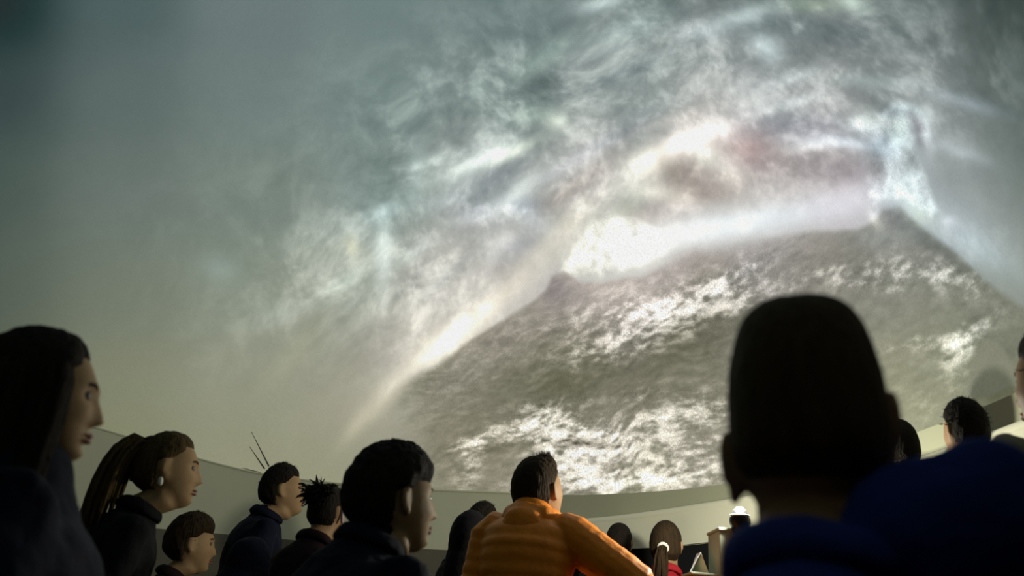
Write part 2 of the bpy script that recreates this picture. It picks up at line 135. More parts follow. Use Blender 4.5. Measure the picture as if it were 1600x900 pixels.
def paint(U, V):
    """Projected picture: sRGB 0..1 and a fourth channel, how grainy it is, for points in the stereographic chart of the screen."""
    pu = U - PIC_CENTRE[0]; pv = V - PIC_CENTRE[1]
    rho = np.hypot(pu, pv) + 1e-6; psi = np.arctan2(pu, pv)
    # wandering so that the streaks are not perfect arcs
    wa = fbm(U * 7, V * 7, 3, seed=5); wb = fbm(U * 7 + 9, V * 7, 3, seed=8)
    cx = psi * 5.0 + wa * .35; cy = np.log(rho) * 10 + wb * .38 + psi * .8
    streak = fbm(cx * 1.9, cy * 1.15, 5, .5, 11, .12)
    fine = fbm(cx * 5.6, cy * 3.4, 4, .5, 31, .15)
    amp = gsum(CLOUDINESS, U, V, 1)[0]
    soft = np.exp(-((U - .05) ** 2 + V ** 2) * 2)
    base = shepard(SKY, U, V)
    cl = (np.sign(streak) * np.abs(streak) ** .9 * 46 + fine * 26 + fbm(cx * 14, cy * 9, 3, .6, 131, .2) * 16) * np.minimum(amp, 1.3)
    cl = np.where(cl > 0, cl * 1.0, cl * .5) + 4 * np.minimum(amp, 1)
    sky = base + gsum(GLOW, U, V, 3) + cl * np.array([1, .98, .94])[(...,) + (None,) * U.ndim]
    # eruption plume and cumulus: lumpy
    lump = fbm(U * 60, V * 60, 4, .55, 71); bil = 1 - np.abs(fbm(U * 34, V * 34, 4, .5, 91)) * 2.2
    pm = sstep(-.002, .006, inside(PLUME, U + lump * .004, V + wb * .004))
    sky += pm * (8 + bil * 52 + lump * 26) * np.array([.95, 1, 1])[(...,) + (None,) * U.ndim]
    cm = sstep(-.002, .008, inside(CUMULUS, U + lump * .005, V + wa * .004))
    sky += cm * (4 + bil * 44 + lump * 30) * np.array([1, 1, .93])[(...,) + (None,) * U.ndim]
    # sea and islands below the horizon
    hz = HORIZON; poly = hz + [(1.4, -.3), (1.2, -1.4), (-1.2, -1.4), (-.5, -.2)]
    sd = inside(poly, U + fbm(U * 60, V * 60, 3, .5, 3) * .0018, V)
    left = sstep(-.20, -.36, U)
    edge = .0025 + left * .006 + .006 * np.exp(-((U - .1) / .07) ** 2)
    m = sstep(-edge, edge * 1.6, sd) * (1 - sstep(-.27, -.36, U))
    sx = psi * 16 + wa * 1.5; sy = np.log(rho + .05) * 38 + wb * 2
    rip = fbm(U * 38 + wa, V * 95 - U * 18 + wb * 3, 5, .6, 41, .1); rip2 = fbm(U * 120, V * 200, 3, .6, 51, .2)
    sea = shepard(SEA, U, V) + .9 * gsum(GLOW, U, V, 3)
    foam = np.minimum(gsum(FOAM, U, V, 1)[0], 2.0)
    rip3 = fbm(U * 85 + V * 20 + wa, V * 230 - U * 40 + wb * 4, 3, .6, 61, 0)
    rag = rip * 1.15 + rip3 * 1.15 + rip2 * .6
    f = sstep(.15, 1.45, foam * .62 + rag * .85 - .02) * np.minimum(foam * 1.3, 1)
    sea += f * np.array([62, 61, 62])[(...,) + (None,) * U.ndim]
    sea += np.clip(foam - .9, 0, 1) * (34 + 26 * rag) * np.ones(3)[(...,) + (None,) * U.ndim]
    sea += foam * 9 + (rag * (12 + 18 * np.minimum(foam, 1))) * np.array([1, .97, .95])[(...,) + (None,) * U.ndim]
    sea -= gsum(SHOALS, U, V, 1)[0] * 60
    rk = sstep(-.002, .003, inside(ROCK, U + rip2 * .001, V))
    sea = sea * np.array([.965, .955, .945])[(...,) + (None,) * U.ndim]
    sea = sea * (1 - rk) + (np.array([112, 114, 98])[(...,) + (None,) * U.ndim] + rip * 3) * rk
    # glow of the horizon spills over the ridge
    haze = sstep(.075, .0, sd) * np.exp(-((U - .04) ** 2) / .03)
    sea += haze * np.array([34, 31, 34])[(...,) + (None,) * U.ndim]
    out = sky * (1 - m) + sea * m
    grainy = m * (.22 + .78 * np.minimum(foam, 1)) + pm * .35 + cm * .3
    return np.concatenate([np.clip(out / 255., 0, 1), np.clip(grainy, 0, 1)[None]])

# axes of the stereographic chart in which the picture is laid out on the screen
CH_D = np.array([.65228504, .65082324, .38852712]); CH_X = np.array([.70631312, -.70789955, 0]); CH_Y = np.array([-.27503818, -.2744218, .92143729])
def picture_at(P):
    v = P - np.array([0, 0, ZS]); v /= np.linalg.norm(v, axis=1)[:, None]
    dt = v @ CH_D; k = 1 / np.maximum(1 + dt, .12)
    U = v @ CH_X * k; V = v @ CH_Y * k
    out = np.zeros((4, len(P)))
    near = np.hypot(U, V) < 1.5
    out[:, near] = paint(U[near], V[near])
    # the sky goes on dim and plain behind the audience
    far = sstep(.85, 1.3, np.hypot(U, V)); dim = np.array([.17, .22, .22, 0])[:, None]
    out = out * (1 - far) + dim * far
    grain = out[3]; out = out[:3]
    lin = np.where(out < .04045, out / 12.92, ((out + .055) / 1.055) ** 2.4)
    return np.concatenate([np.maximum(lin * 1.02 - np.array([.028, .028, .024])[:, None], 0), grain[None]])

def mesh_np(name, verts, faces, material, smooth=True):
    me = bpy.data.meshes.new(name)
    verts = np.asarray(verts, np.float32); faces = np.asarray(faces, np.int32)
    k = faces.shape[1]
    me.vertices.add(len(verts)); me.vertices.foreach_set('co', verts.ravel())
    me.loops.add(faces.size); me.loops.foreach_set('vertex_index', faces.ravel())
    me.polygons.add(len(faces)); me.polygons.foreach_set('loop_start', np.arange(0, faces.size, k, dtype=np.int32))
    me.update(calc_edges=True)
    if smooth: me.polygons.foreach_set('use_smooth', np.ones(len(faces), bool))
    me.materials.append(material); me.validate()
    return me
def link(name, me, parent=None, **props):
    o = bpy.data.objects.new(name, me); COL.objects.link(o)
    if parent is not None: o.parent = parent
    for k, v in props.items(): o[k] = v
    return o
def grid_faces(nr, nc, wrap=True):
    i = np.arange(nr - 1)[:, None] * nc; j = np.arange(nc if wrap else nc - 1)[None, :]; j2 = (j + 1) % nc
    return np.stack([i + j, i + j2, i + nc + j2, i + nc + j], -1).reshape(-1, 4)

HEM_AZ = [-180, -60, -29, -16.4, -8.9, -3.1, 16.5, 23.5, 33.5, 45, 53.3, 76.5, 79.9, 110, 180]
HEM_Z = [1.80, 1.92, 1.92, 1.82, 1.772, 1.762, 1.758, 1.758, 1.735, 1.737, 1.742, 1.808, 1.815, 1.84, 1.80]
LIN_AZ = [20, 37.5, 52.4, 57.3, 84.7, 87.8, 130]; LIN_Z = [1.53, 1.57, 1.63, 1.64, 1.68, 1.68, 1.68]
LOW_AZ = [-180, -40, -26.6, -22.4, -11.2, 20, 47.9, 51.7, 80, 180]; LOW_Z = [1.3, 1.3, 1.31, 1.34, 1.36, 1.38, 1.42, 1.44, 1.44, 1.4]
def smooth_interp(az, X, Y):
    az = np.asarray(az, float); s = 0
    for d in (-3, -1.5, 0, 1.5, 3): s = s + np.interp(az + d, X, Y)
    return s / 5
# dome
az = np.concatenate([np.linspace(-180, -66, 70, endpoint=False), np.linspace(-66, -5, 330, endpoint=False), np.linspace(-5, 106, 900, endpoint=False), np.linspace(106, 180, 40, endpoint=False)])
tt = np.concatenate([np.linspace(0, .70, 385, endpoint=False), np.linspace(.70, .995, 60)])
hem = smooth_interp(az, HEM_AZ, HEM_Z); el0 = np.degrees((hem - ZS) / R)
EL = el0[None, :] + (90 - el0[None, :]) * tt[:, None]; AZ = np.broadcast_to(az[None, :], EL.shape)
e = np.radians(EL); a = np.radians(AZ)
def bell(x, s): return np.exp(-(x / s) ** 2)
# fabric relief: gores, a puckered seam on the left, tension folds at the hem
relief = -.004 * np.abs(np.sin(np.radians(AZ * 11.25 + 20))) ** .5 * np.cos(e)
pk = bell(AZ + 9.5 + .6 * np.sin(EL * .9), 1.3) * sstep(1, 3, EL) * sstep(20, 12, EL)
relief = relief + pk * 0 + .005 * sstep(.5, 2, EL) * sstep(18, 9, EL) * (bell(AZ + 8.2 + .5 * np.sin(EL * 1.3) + .3 * np.sin(EL * 3.1), .22) + .7 * bell(AZ + 9.6 + .6 * np.sin(EL * 1.1 + 1) + .2 * np.sin(EL * 4), .18)) + .0035 * fbm(AZ * .35, EL * .5, 3, seed=77)
rr = R - relief
pos = np.where(e[..., None] >= 0, np.stack([rr * np.cos(e) * np.sin(a), rr * np.cos(e) * np.cos(a), ZS + rr * np.sin(e)], -1),
               np.stack([rr * np.sin(a), rr * np.cos(a), ZS + R * e], -1)).reshape(-1, 3)
pic = picture_at(pos)
top = np.array([[0, 0, ZS + R]]); nr, nc = EL.shape
F4 = grid_faces(nr, nc)[:, ::-1]
dome_me = mesh_np('dome', pos, F4, SKIN)
attr = dome_me.color_attributes.new('picture', 'FLOAT_COLOR', 'POINT')
buf = np.ones((len(pos), 4), np.float32); buf[:] = pic.T
attr.data.foreach_set('color', buf.ravel())
dm = bpy.data.materials.new('projection dome'); dm.use_nodes = True; nt = dm.node_tree; b = nt.nodes['Principled BSDF']
b.inputs['Base Color'].default_value = (.13, .136, .122, 1); b.inputs['Roughness'].default_value = .9; b.inputs['Specular IOR Level'].default_value = .1
at_ = nt.nodes.new('ShaderNodeAttribute'); at_.attribute_name = 'picture'
nz = nt.nodes.new('ShaderNodeTexNoise'); nz.inputs['Scale'].default_value = 110; nz.inputs['Detail'].default_value = 3; nz.inputs['Roughness'].default_value = .7
tcn = nt.nodes.new('ShaderNodeTexCoord'); nt.links.new(tcn.outputs['Object'], nz.inputs[0])
mr = nt.nodes.new('ShaderNodeMapRange'); mr.inputs[1].default_value = .25; mr.inputs[2].default_value = .75; mr.inputs[3].default_value = -1; mr.inputs[4].default_value = 1; mr.clamp = False
nt.links.new(nz.outputs[0], mr.inputs[0])
vm = nt.nodes.new('ShaderNodeVectorMath'); vm.operation = 'MULTIPLY'; nt.links.new(at_.outputs['Color'], vm.inputs[0])
k1 = nt.nodes.new('ShaderNodeMath'); k1.operation = 'MULTIPLY_ADD'; nt.links.new(at_.outputs['Alpha'], k1.inputs[0]); k1.inputs[1].default_value = .40; k1.inputs[2].default_value = .09
k2 = nt.nodes.new('ShaderNodeMath'); k2.operation = 'MULTIPLY_ADD'; nt.links.new(mr.outputs[0], k2.inputs[0]); nt.links.new(k1.outputs[0], k2.inputs[1]); k2.inputs[2].default_value = 1
nt.links.new(k2.outputs[0], vm.inputs[1])
nt.links.new(vm.outputs[0], b.inputs['Emission Color']); b.inputs['Emission Strength'].default_value = .86
bp = nt.nodes.new('ShaderNodeBump'); bp.inputs['Strength'].default_value = .12; bp.inputs['Distance'].default_value = .01
nz2 = nt.nodes.new('ShaderNodeTexNoise'); nz2.inputs['Scale'].default_value = 9; nt.links.new(tcn.outputs['Object'], nz2.inputs[0]); nt.links.new(nz2.outputs[0], bp.inputs['Height']); nt.links.new(bp.outputs[0], b.inputs['Normal'])
dome_me.materials.clear(); dome_me.materials.append(dm)
dome = link('ceiling', dome_me, kind='structure')
# cap at the crown
ca = np.radians(az[::20]); er = math.radians(89.4); cv = [(0, 0, ZS + R + .002)] + [(R * math.cos(er) * math.sin(q), R * math.cos(er) * math.cos(q), ZS + R * math.sin(er)) for q in ca]
bmc = bmesh.new(); vs = [bmc.verts.new(p) for p in cv]
for i in range(1, len(vs)): bmc.faces.new((vs[0], vs[i], vs[i % (len(vs) - 1) + 1]))
mec = bpy.data.meshes.new('crown_patch'); bmc.to_mesh(mec); mec.materials.append(BAND); link('crown_patch', mec, dome)

def wall_strip(name, a0, a1, ztop, zbot, rad, material, thick=0, n=240, rows=14, wav=.006, parent=None, **pr):
    q = np.linspace(a0, a1, n); zt = ztop(q); zb = zbot(q); t = np.linspace(0, 1, rows)
    Z = zt[None] + (zb - zt)[None] * t[:, None]; A = np.broadcast_to(q[None], Z.shape)
    rr_ = rad + wav * fbm(A * .22 + 5, Z * 2.0, 3, seed=int(abs(a0)) + 3) * np.sin(np.pi * np.clip(t, .0, 1))[:, None]
    P1 = np.stack([rr_ * np.sin(np.radians(A)), rr_ * np.cos(np.radians(A)), Z], -1).reshape(-1, 3)
    if thick:
        rt = rr_ + thick
        P2 = np.stack([rt * np.sin(np.radians(A)), rt * np.cos(np.radians(A)), Z], -1)
        Pall = np.concatenate([P2[::-1], P1.reshape(rows, n, 3)], 0).reshape(-1, 3)
        return link(name, mesh_np(name, Pall, grid_faces(2 * rows, n, False), material), parent, **pr)
    return link(name, mesh_np(name, P1, grid_faces(rows, n, False), material), parent, **pr)
hz_ = lambda q: smooth_interp(q, HEM_AZ, HEM_Z) + .004
lz_ = lambda q: smooth_interp(q, LIN_AZ, LIN_Z)
wz_ = lambda q: smooth_interp(q, LOW_AZ, LOW_Z)
c_ = lambda v: (lambda q: np.full_like(q, v))
wall_strip('wall_front', -75, 28, hz_, wz_, R - .012, SKIRT, kind='structure')
wall_strip('wall_right', 28, 150, hz_, lambda q: c_(1.2)(q), R - .006, BAND, kind='structure')
wall_strip('wall_left', -180, -75, hz_, wz_, R - .012, SKIRT, kind='structure')
wall_strip('wall_rear', 150, 180, hz_, wz_, R - .012, SKIRT, kind='structure')
wall_strip('wall_liner', 29, 150, lz_, wz_, R - .07, SKIRT2, thick=.03, kind='structure')
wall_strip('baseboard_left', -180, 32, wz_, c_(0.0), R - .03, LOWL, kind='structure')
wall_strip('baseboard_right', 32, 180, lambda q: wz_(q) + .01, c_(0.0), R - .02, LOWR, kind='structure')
# hem tape along the joint of dome and wall
def arc_tube(name, a0, a1, zf, rad, r, material, n=260, **pr):
    q = np.linspace(a0, a1, n); z = zf(q); k = 8; ph = np.arange(k) / k * 2 * np.pi
    P = np.stack([(rad + r * np.cos(ph)[None] ) * np.sin(np.radians(q))[:, None], (rad + r * np.cos(ph)[None]) * np.cos(np.radians(q))[:, None], z[:, None] + r * 1.4 * np.sin(ph)[None]], -1).reshape(-1, 3)
    return link(name, mesh_np(name, P, grid_faces(n, k), material), None, **pr)
arc_tube('trim_1', -180, 28, lambda q: hz_(q) - .004, R - .012, .005, SKIRT, kind='structure')
arc_tube('trim_2', 29, 150, lambda q: lz_(q) - .003, R - .055, .018, SKIRT2, kind='structure')
# floor
bmf = bmesh.new(); bmesh.ops.create_circle(bmf, cap_ends=True, segments=96, radius=R + .05)
mef = bpy.data.meshes.new('floor'); bmf.to_mesh(mef); mef.materials.append(FLOORM); link('floor', mef, kind='structure')

# ------------------------------------------------------------------ shape helpers (closed shells collected into one mesh)
class Shape:
    def __init__(s): s.v = []; s.f = []; s.n = 0
    def add(s, V, F):
        V = np.asarray(V, float); s.v.append(V); s.f += [tuple(int(i) + s.n for i in f) for f in F]; s.n += len(V)
    def ball(s, c, r, rot=None, nu=20, nv=12):
        th = np.linspace(0, np.pi, nv + 1)[1:-1]; ph = np.arange(nu) / nu * 2 * np.pi
        P = np.stack([np.sin(th)[:, None] * np.cos(ph), np.sin(th)[:, None] * np.sin(ph), np.cos(th)[:, None] + 0 * ph], -1).reshape(-1, 3)
        P = np.concatenate([P, [[0, 0, 1], [0, 0, -1]]]) * np.asarray(r)
        if rot is not None: P = P @ np.array(rot.to_3x3() if hasattr(rot, 'to_3x3') else rot).T
        n = len(th) * nu; F = [tuple(x) for x in grid_faces(len(th), nu)[:, ::-1]]
        F += [(n, j, (j + 1) % nu) for j in range(nu)] + [(n + 1, (len(th) - 1) * nu + (j + 1) % nu, (len(th) - 1) * nu + j) for j in range(nu)]
        s.add(P + np.asarray(c), F)
    def tube(s, pts, rads, k=14, flat=None):
        # rads: number or (rx, ry); rounded ends
        pts = [Vector(p) for p in pts]; rads = [(r, r) if np.isscalar(r) else r for r in rads]
        t0 = (pts[1] - pts[0]).normalized(); t1 = (pts[-1] - pts[-2]).normalized()
        P = []; Q = []
        for sgn, base, t, r in ((-1, pts[0], t0, rads[0]),):
            for h, w_ in ((.95, .3), (.7, .7)): P.append(base - t * min(r) * h); Q.append((r[0] * w_, r[1] * w_))
        for p, r in zip(pts, rads): P.append(p); Q.append(r)
        r = rads[-1]
        for h, w_ in ((.7, .7), (.95, .3)): P.append(pts[-1] + t1 * min(r) * h); Q.append((r[0] * w_, r[1] * w_))
        ref = Vector(flat) if flat else (Vector((1, 0, 0)) if abs(t0.x) < .8 else Vector((0, 1, 0)))
        V = []
        for i, (p, q) in enumerate(zip(P, Q)):
            t = (P[min(i + 1, len(P) - 1)] - P[max(i - 1, 0)]).normalized()
            x = (ref - t * ref.dot(t)).normalized(); y = t.cross(x); ref = x
            for j in range(k):
                an = 2 * math.pi * j / k; V.append(p + x * q[0] * math.cos(an) + y * q[1] * math.sin(an))
        n = len(P); F = [tuple(x) for x in grid_faces(n, k)] + [tuple(range(k))[::-1], tuple((n - 1) * k + j for j in range(k))]
        s.add([tuple(v) for v in V], F)
    def box(s, c, d, rot=None):
        P = np.array([[x, y, z] for x in (-1, 1) for y in (-1, 1) for z in (-1, 1)], float) * np.asarray(d) / 2
        if rot is not None: P = P @ np.array(rot.to_3x3()).T
        s.add(P + np.asarray(c), [(0, 1, 3, 2), (4, 6, 7, 5), (0, 4, 5, 1), (2, 3, 7, 6), (0, 2, 6, 4), (1, 5, 7, 3)])
    def mesh(s, name, m, smooth=True):
        me = bpy.data.meshes.new(name); me.from_pydata([tuple(p) for p in np.concatenate(s.v)], [], s.f)
        for p in me.polygons: p.use_smooth = smooth
        me.materials.append(m); me.update(); return me
FOLDS = bpy.data.textures.new('folds', 'CLOUDS'); FOLDS.noise_scale = .11; FOLDS.noise_depth = 2
def skinify(o, vox, smooth=3, folds=0, factor=.5):
    m = o.modifiers.new('fuse', 'REMESH'); m.mode = 'VOXEL'; m.voxel_size = vox; m.use_smooth_shade = True
    if smooth: q = o.modifiers.new('soften', 'SMOOTH'); q.iterations = smooth; q.factor = factor
    if folds: d = o.modifiers.new('folds', 'DISPLACE'); d.texture = FOLDS; d.strength = folds; d.mid_level = .5; d.texture_coords = 'GLOBAL'
def bevel(o, wd=.004): m = o.modifiers.new('bevel', 'BEVEL'); m.width = wd; m.segments = 2; m.limit_method = 'ANGLE'

# ------------------------------------------------------------------ people
def G1(x, c, s): return np.exp(-((x - c) / s) ** 2)
def head_pts(nu, nv, face=True, nose=1.0, sq=.92, rd=1.0):
    th = np.linspace(.02, np.pi - .02, nv); ph = np.arange(nu) / nu * 2 * np.pi
    dx = np.sin(th)[:, None] * np.sin(ph); dy = np.sin(th)[:, None] * np.cos(ph); dz = np.cos(th)[:, None] + 0 * ph
    bx = np.sign(np.sin(ph)) * np.abs(np.sin(ph)) ** sq * np.sin(th)[:, None] ** rd
    x = .074 * bx; y = .100 * dy - .006; z = .118 * dz
    y = np.where(y > 0, y * .94, y)
    t = np.clip((-.025 - z) / .093, 0, 1)
    back = y < -.006
    x = x * (1 - .40 * t ** 1.4); y = np.where(back, -.006 + (y + .006) * (1 - .55 * t), y) + .050 * t ** 2
    if face:
        f = np.clip((dy - .15) / .5, 0, 1); f = f * f * (3 - 2 * f)
        rid = np.clip((.022 - z) / .058, 0, 1) * (z > -.055); tip = rid ** 1.3
        fall = 1 / (1 + np.exp((-.040 - z) / .0022))
        add = nose * fall * (.004 + .028 * tip) * np.exp(-(x / (.0085 + .006 * rid)) ** 2) * (z < .03)
        add += .006 * G1(z, .030, .011) * np.exp(-(x / .045) ** 2)
        for sx in (-1, 1):
            add -= .011 * np.exp(-((x - sx * .031) / .017) ** 2 - ((z - .010) / .013) ** 2)
            add += .0045 * np.exp(-((x - sx * .042) / .018) ** 2 - ((z + .022) / .018) ** 2)
        add += .009 * np.exp(-(x / .021) ** 2) * G1(z, -.0585, .0052) + .009 * np.exp(-(x / .018) ** 2) * G1(z, -.0700, .0050) - .002 * np.exp(-(x / .024) ** 2) * G1(z, -.064, .0022)
        add -= .003 * np.exp(-(x / .02) ** 2) * G1(z, -.080, .005)
        add += .011 * np.exp(-(x / .022) ** 2) * G1(z, -.098, .014)
        y = y + add * f
    P = np.stack([x, y, z], -1)
    return P, np.stack([dx, dy, dz], -1)
def hair_mask(P, D, line=.070, nape=-.075, side=-.004, style=''):
    x, y, z = P[..., 0], P[..., 1], P[..., 2]
    s1 = (z - line) / .012 + np.clip(.02 - y, 0, .1) / .02
    s2 = np.minimum((side - y - .25 * np.clip(-z, 0, .1) + 1.1 * np.clip(z - .022, 0, .04)) / .008, (z - nape) / .010)
    s2b = s2 if style == 'long' else np.where((np.abs(x) > .050) & (z < .022) & (y > -.036), -3, s2)
    return 1 / (1 + np.exp(-1.3 * np.maximum(s1, s2b)))
def rotm(yaw=0, pitch=0, roll=0):
    return Matrix.Rotation(-math.radians(yaw), 3, 'Z') @ Matrix.Rotation(math.radians(pitch), 3, 'X') @ Matrix.Rotation(math.radians(roll), 3, 'Y')
def xf(P, Rm, c, sc=(1, 1, 1)):
    return (np.asarray(P).reshape(-1, 3) * np.asarray(sc)) @ np.array(Rm).T + np.asarray(c)
def strand_fan(S, roots, dirs, length, r, rg, droop=.4, n=4, jitter=.25):
    for p, d in zip(roots, dirs):
        d = Vector(d).normalized(); p = Vector(p); L = length * rg.uniform(.6, 1.1)
        j = Vector((rg.uniform(-1, 1), rg.uniform(-1, 1), rg.uniform(-1, 1))) * jitter
        pts = [p]; v = (d + j).normalized()
        for i in range(n): v = (v + Vector((0, 0, -droop / n * (i + 1) * .5))).normalized(); pts.append(pts[-1] + v * L / n)
        S.tube(pts, [r * (1 - .8 * i / n) for i in range(n + 1)], k=4)

# one hand mesh, five fingers slightly curled, reused by every person (left one mirrored)
def make_hand(sg):
    S = Shape(); S.tube([(0, 0, 0), (0, .045, -.002), (0, .085, -.004)], [(.024, .015), (.036, .014), (.038, .012)], flat=(1, 0, 0))
    for i, (x, L, r) in enumerate(((-.030, .058, .0072), (-.010, .072, .0082), (.011, .078, .0085), (.031, .070, .0082))):
        x *= sg; a_ = .0; p = Vector((x, .085, -.004)); pts = [p - Vector((0, .02, 0)), p]
        for seg, bend in ((.45, .35), (.32, .5), (.23, .45)):
            a_ += bend; p = p + Vector((x * .10 * seg, math.cos(a_) * L * seg, -math.sin(a_) * L * seg)); pts.append(p)
        S.tube(pts, [r, r * 1.05, r, r * .92, r * .8], k=10)
    S.tube([(.022 * sg, .02, -.004), (.045 * sg, .045, -.012), (.055 * sg, .072, -.022), (.053 * sg, .092, -.032)], [.014, .0115, .010, .0085], k=10)
    return S.mesh('hand', SKIN)
HANDS = {1: make_hand(1), -1: make_hand(-1)}

def person(p, label, yaw, head=(0, 0, 0), hs=(1, 1, 1), s=None, sit=None, jacket=BLACK, hair=HAIR_BLACK, style='short', hairt=.012,
           skin=SKIN, lean=.04, width=1.0, bulk=1.0, quilt=False, collar=True, hood=None, vox=.009, elbows=None, wrists=None, seed=1, line=.070, nape=-.075, shoulder=0.0, eyes=True, group=None, shlift=(0, 0), folds=.03, sq=.88, rd=.92, neck=.150, world=False, ear=1.0, ear_dz=0.0):
    """p: centre of the head (eye level); yaw: way the chest faces, clockwise from +Y; head: yaw, pitch, roll of the head on the neck."""
    rg = random.Random(seed); H = p[2]
    if s is None: s = H / 1.60 if sit is None else (H - sit) / .75
    root = bpy.data.objects.new('person', None); COL.objects.link(root)
    root.empty_display_size = .1; root['label'] = label; root['category'] = 'person'
    if group: root['group'] = group
    hc = Vector((0, lean + .03, H)); Rz = Matrix.Rotation(-math.radians(yaw), 3, 'Z')
    off = Rz @ Vector((hc.x, hc.y, 0)); root.location = (p[0] - off.x, p[1] - off.y, 0); root.rotation_euler = (0, 0, -math.radians(yaw))
    def tl(q): return Rz.inverted() @ (Vector(q) - root.location) if world else Vector(q)
    RH = rotm(head[0], head[1], head[2]); hk = s * 0 + 1; HS = hs
    # ---- body
    hipz = H - .66 * s
    N = Vector((0, lean * .55 - .01, H - neck)); hip = Vector((0, -.01, hipz))
    W = .185 * s * width
    SL, SR = Vector((-W, N.y - .005, H - neck - .062 * s + shoulder + shlift[0])), Vector((W, N.y - .005, H - neck - .062 * s + shoulder + shlift[1]))
    if sit is None:
        knees = [Vector((sg * .09 * s, .03, hipz * .53)) for sg in (-1, 1)]; ank = [Vector((sg * .10 * s, -.02, .075)) for sg in (-1, 1)]
    else:
        knees = [Vector((sg * .12 * s, .40 * s, hipz + .01)) for sg in (-1, 1)]; ank = [Vector((sg * .12 * s, .36 * s, .075)) for sg in (-1, 1)]
    if elbows is None: elbows = [Vector((sg * (W + .055 * s), -.03, H - .53 * s)) for sg in (-1, 1)]
    else: elbows = [tl(e_) for e_ in elbows]
    if wrists is None:
        wrists = [Vector((sg * .11 * s, .20 * s, H - .63 * s)) if sit is None else Vector((sg * .12 * s, .27 * s, hipz + .115)) for sg in (-1, 1)]
    else: wrists = [tl(e_) for e_ in wrists]
    def torso(S, g=0.0, qz=None):
        zs = np.linspace(0, 1, 40 if quilt else 14); pts = []; rr_ = []
        for t in zs:
            c = hip.lerp(N, t) + Vector((0, -.025 * math.sin(math.pi * t), 0))
            kx = np.interp(t, [0, .25, .5, .75, .88, .95, 1], [.165, .150, .160, .180, .172, .105, .060]) * s * (width if t > .5 else 1) * bulk
            ky = np.interp(t, [0, .25, .5, .75, .88, .95, 1], [.120, .108, .115, .120, .095, .070, .058]) * s * bulk
            q = 0
            if qz: q = .007 * (abs(math.sin(math.pi * (c.z / qz))) ** .6) * min(1, (1 - t) * 8 + .2)
            pts.append(c); rr_.append((kx + g + q, ky + g + q))
        S.tube(pts, rr_, k=28, flat=(1, 0, 0))
    def arms(S, r0, r1, r2, r3, qz=None):
        for sh, el, wr in ((SL, elbows[0], wrists[0]), (SR, elbows[1], wrists[1])):
            inn = sh.lerp(Vector((0, sh.y, sh.z - .03)), .45)
            P_ = [inn, sh]; Rr = [r0 * .9, r0]
            n1 = 16 if qz else 4
            for i in range(1, n1 + 1): t = i / n1; P_.append(sh.lerp(el, t)); Rr.append(r0 + (r1 - r0) * t)
            for i in range(1, n1 + 1): t = i / n1; P_.append(el.lerp(wr, t)); Rr.append(r1 + (r2 - r1) * t)
            if qz:
                acc = 0
                for i in range(2, len(P_)): acc += (P_[i] - P_[i - 1]).length; Rr[i] += .006 * abs(math.sin(math.pi * acc / qz)) ** .6
            S.tube(P_, Rr, k=16)
    B = Shape()
    HP, HD = head_pts(72, 64, True, 1.0, sq, rd)
    V = xf(HP, RH, hc, HS); F = [tuple(x) for x in grid_faces(64, 72)]
    B.add(V, F + [tuple(range(72))[::-1], tuple(63 * 72 + j for j in range(72))])
    for sg in (() if style == 'long' else (-1, 1)):      # ears
        for (cx, cy, cz, rx, ry, rz) in ((.074, -.010, -.002, .009, .017, .029), (.085, -.019, .004, .006, .010, .026), (.083, -.012, .022, .006, .013, .008), (.079, -.008, -.026, .006, .009, .011)):
            E = Shape(); E.ball((0, 0, 0), (rx, ry, rz), Matrix.Rotation(sg * .35, 3, 'Z'), 14, 8)
            P_ = E.v[0] + np.array((sg * cx * ear, cy, cz + (ear_dz if np.isscalar(ear_dz) else ear_dz[(sg + 1) // 2]))); B.add(xf(P_, RH, hc, HS), E.f)
    nk = xf([(0, -.020, -.035), (0, -.012, -.095)], RH, hc, HS)
    B.tube([tuple(nk[0]), tuple(nk[1]), tuple(N + Vector((0, .0, .03))), tuple(N - Vector((0, 0, .05)))], [.056, .057 * (s * .3 + .7), .062 * s, .085 * s], k=20)
    torso(B, -.015); arms(B, .048 * s, .036 * s, .025 * s, .02)
    for kn, an, sg in ((knees[0], ank[0], -1), (knees[1], ank[1], 1)):
        B.tube([hip + Vector((sg * .08 * s, 0, 0)), kn, an], [.075 * s, .052 * s, .035 * s], k=12)
    body = link('body', B.mesh('body', skin), root); skinify(body, vox * (.72 if sit is not None else .98), 1, factor=.4)
    # ---- clothes
    J = Shape(); qz = .044 if quilt else None
    torso(J, .022 * bulk, qz); ab = bulk * (1.2 if quilt else 1); arms(J, .066 * s * ab, .056 * s * ab, .040 * s * ab, .04, qz)
    jo = link('jacket', J.mesh('jacket', jacket), root); skinify(jo, vox if quilt else vox * 1.25, 1 if quilt else 4, .008 if quilt else folds)
    if collar:
        C_ = Shape(); pts = []
        for i in range(17):
            an = 2 * math.pi * i / 16 + math.pi / 2; pts.append(N + Vector((math.cos(an) * .073 * s, math.sin(an) * .070 * s + .004, .028 + .018 * -math.sin(an))))
        C_.tube(pts, [(.014, .026)] * 17, k=10, flat=(math.cos(math.pi / 2), 1, 0)); co = link('collar', C_.mesh('collar', jacket), root); skinify(co, .008, 3, folds * .3)
    T = Shape(); T.ball(hip + Vector((0, 0, -.02)), (.165 * s, .13 * s, .12 * s))
    for kn, an, sg in ((knees[0], ank[0], -1), (knees[1], ank[1], 1)):
        T.tube([hip + Vector((sg * .08 * s, 0, -.02)), kn, kn.lerp(an, .5), an + Vector((0, 0, .01))], [.092 * s, .070 * s, .060 * s, .055 * s], k=14)
    to = link('trousers', T.mesh('trousers', DENIM), root); skinify(to, .014, 4, .015)
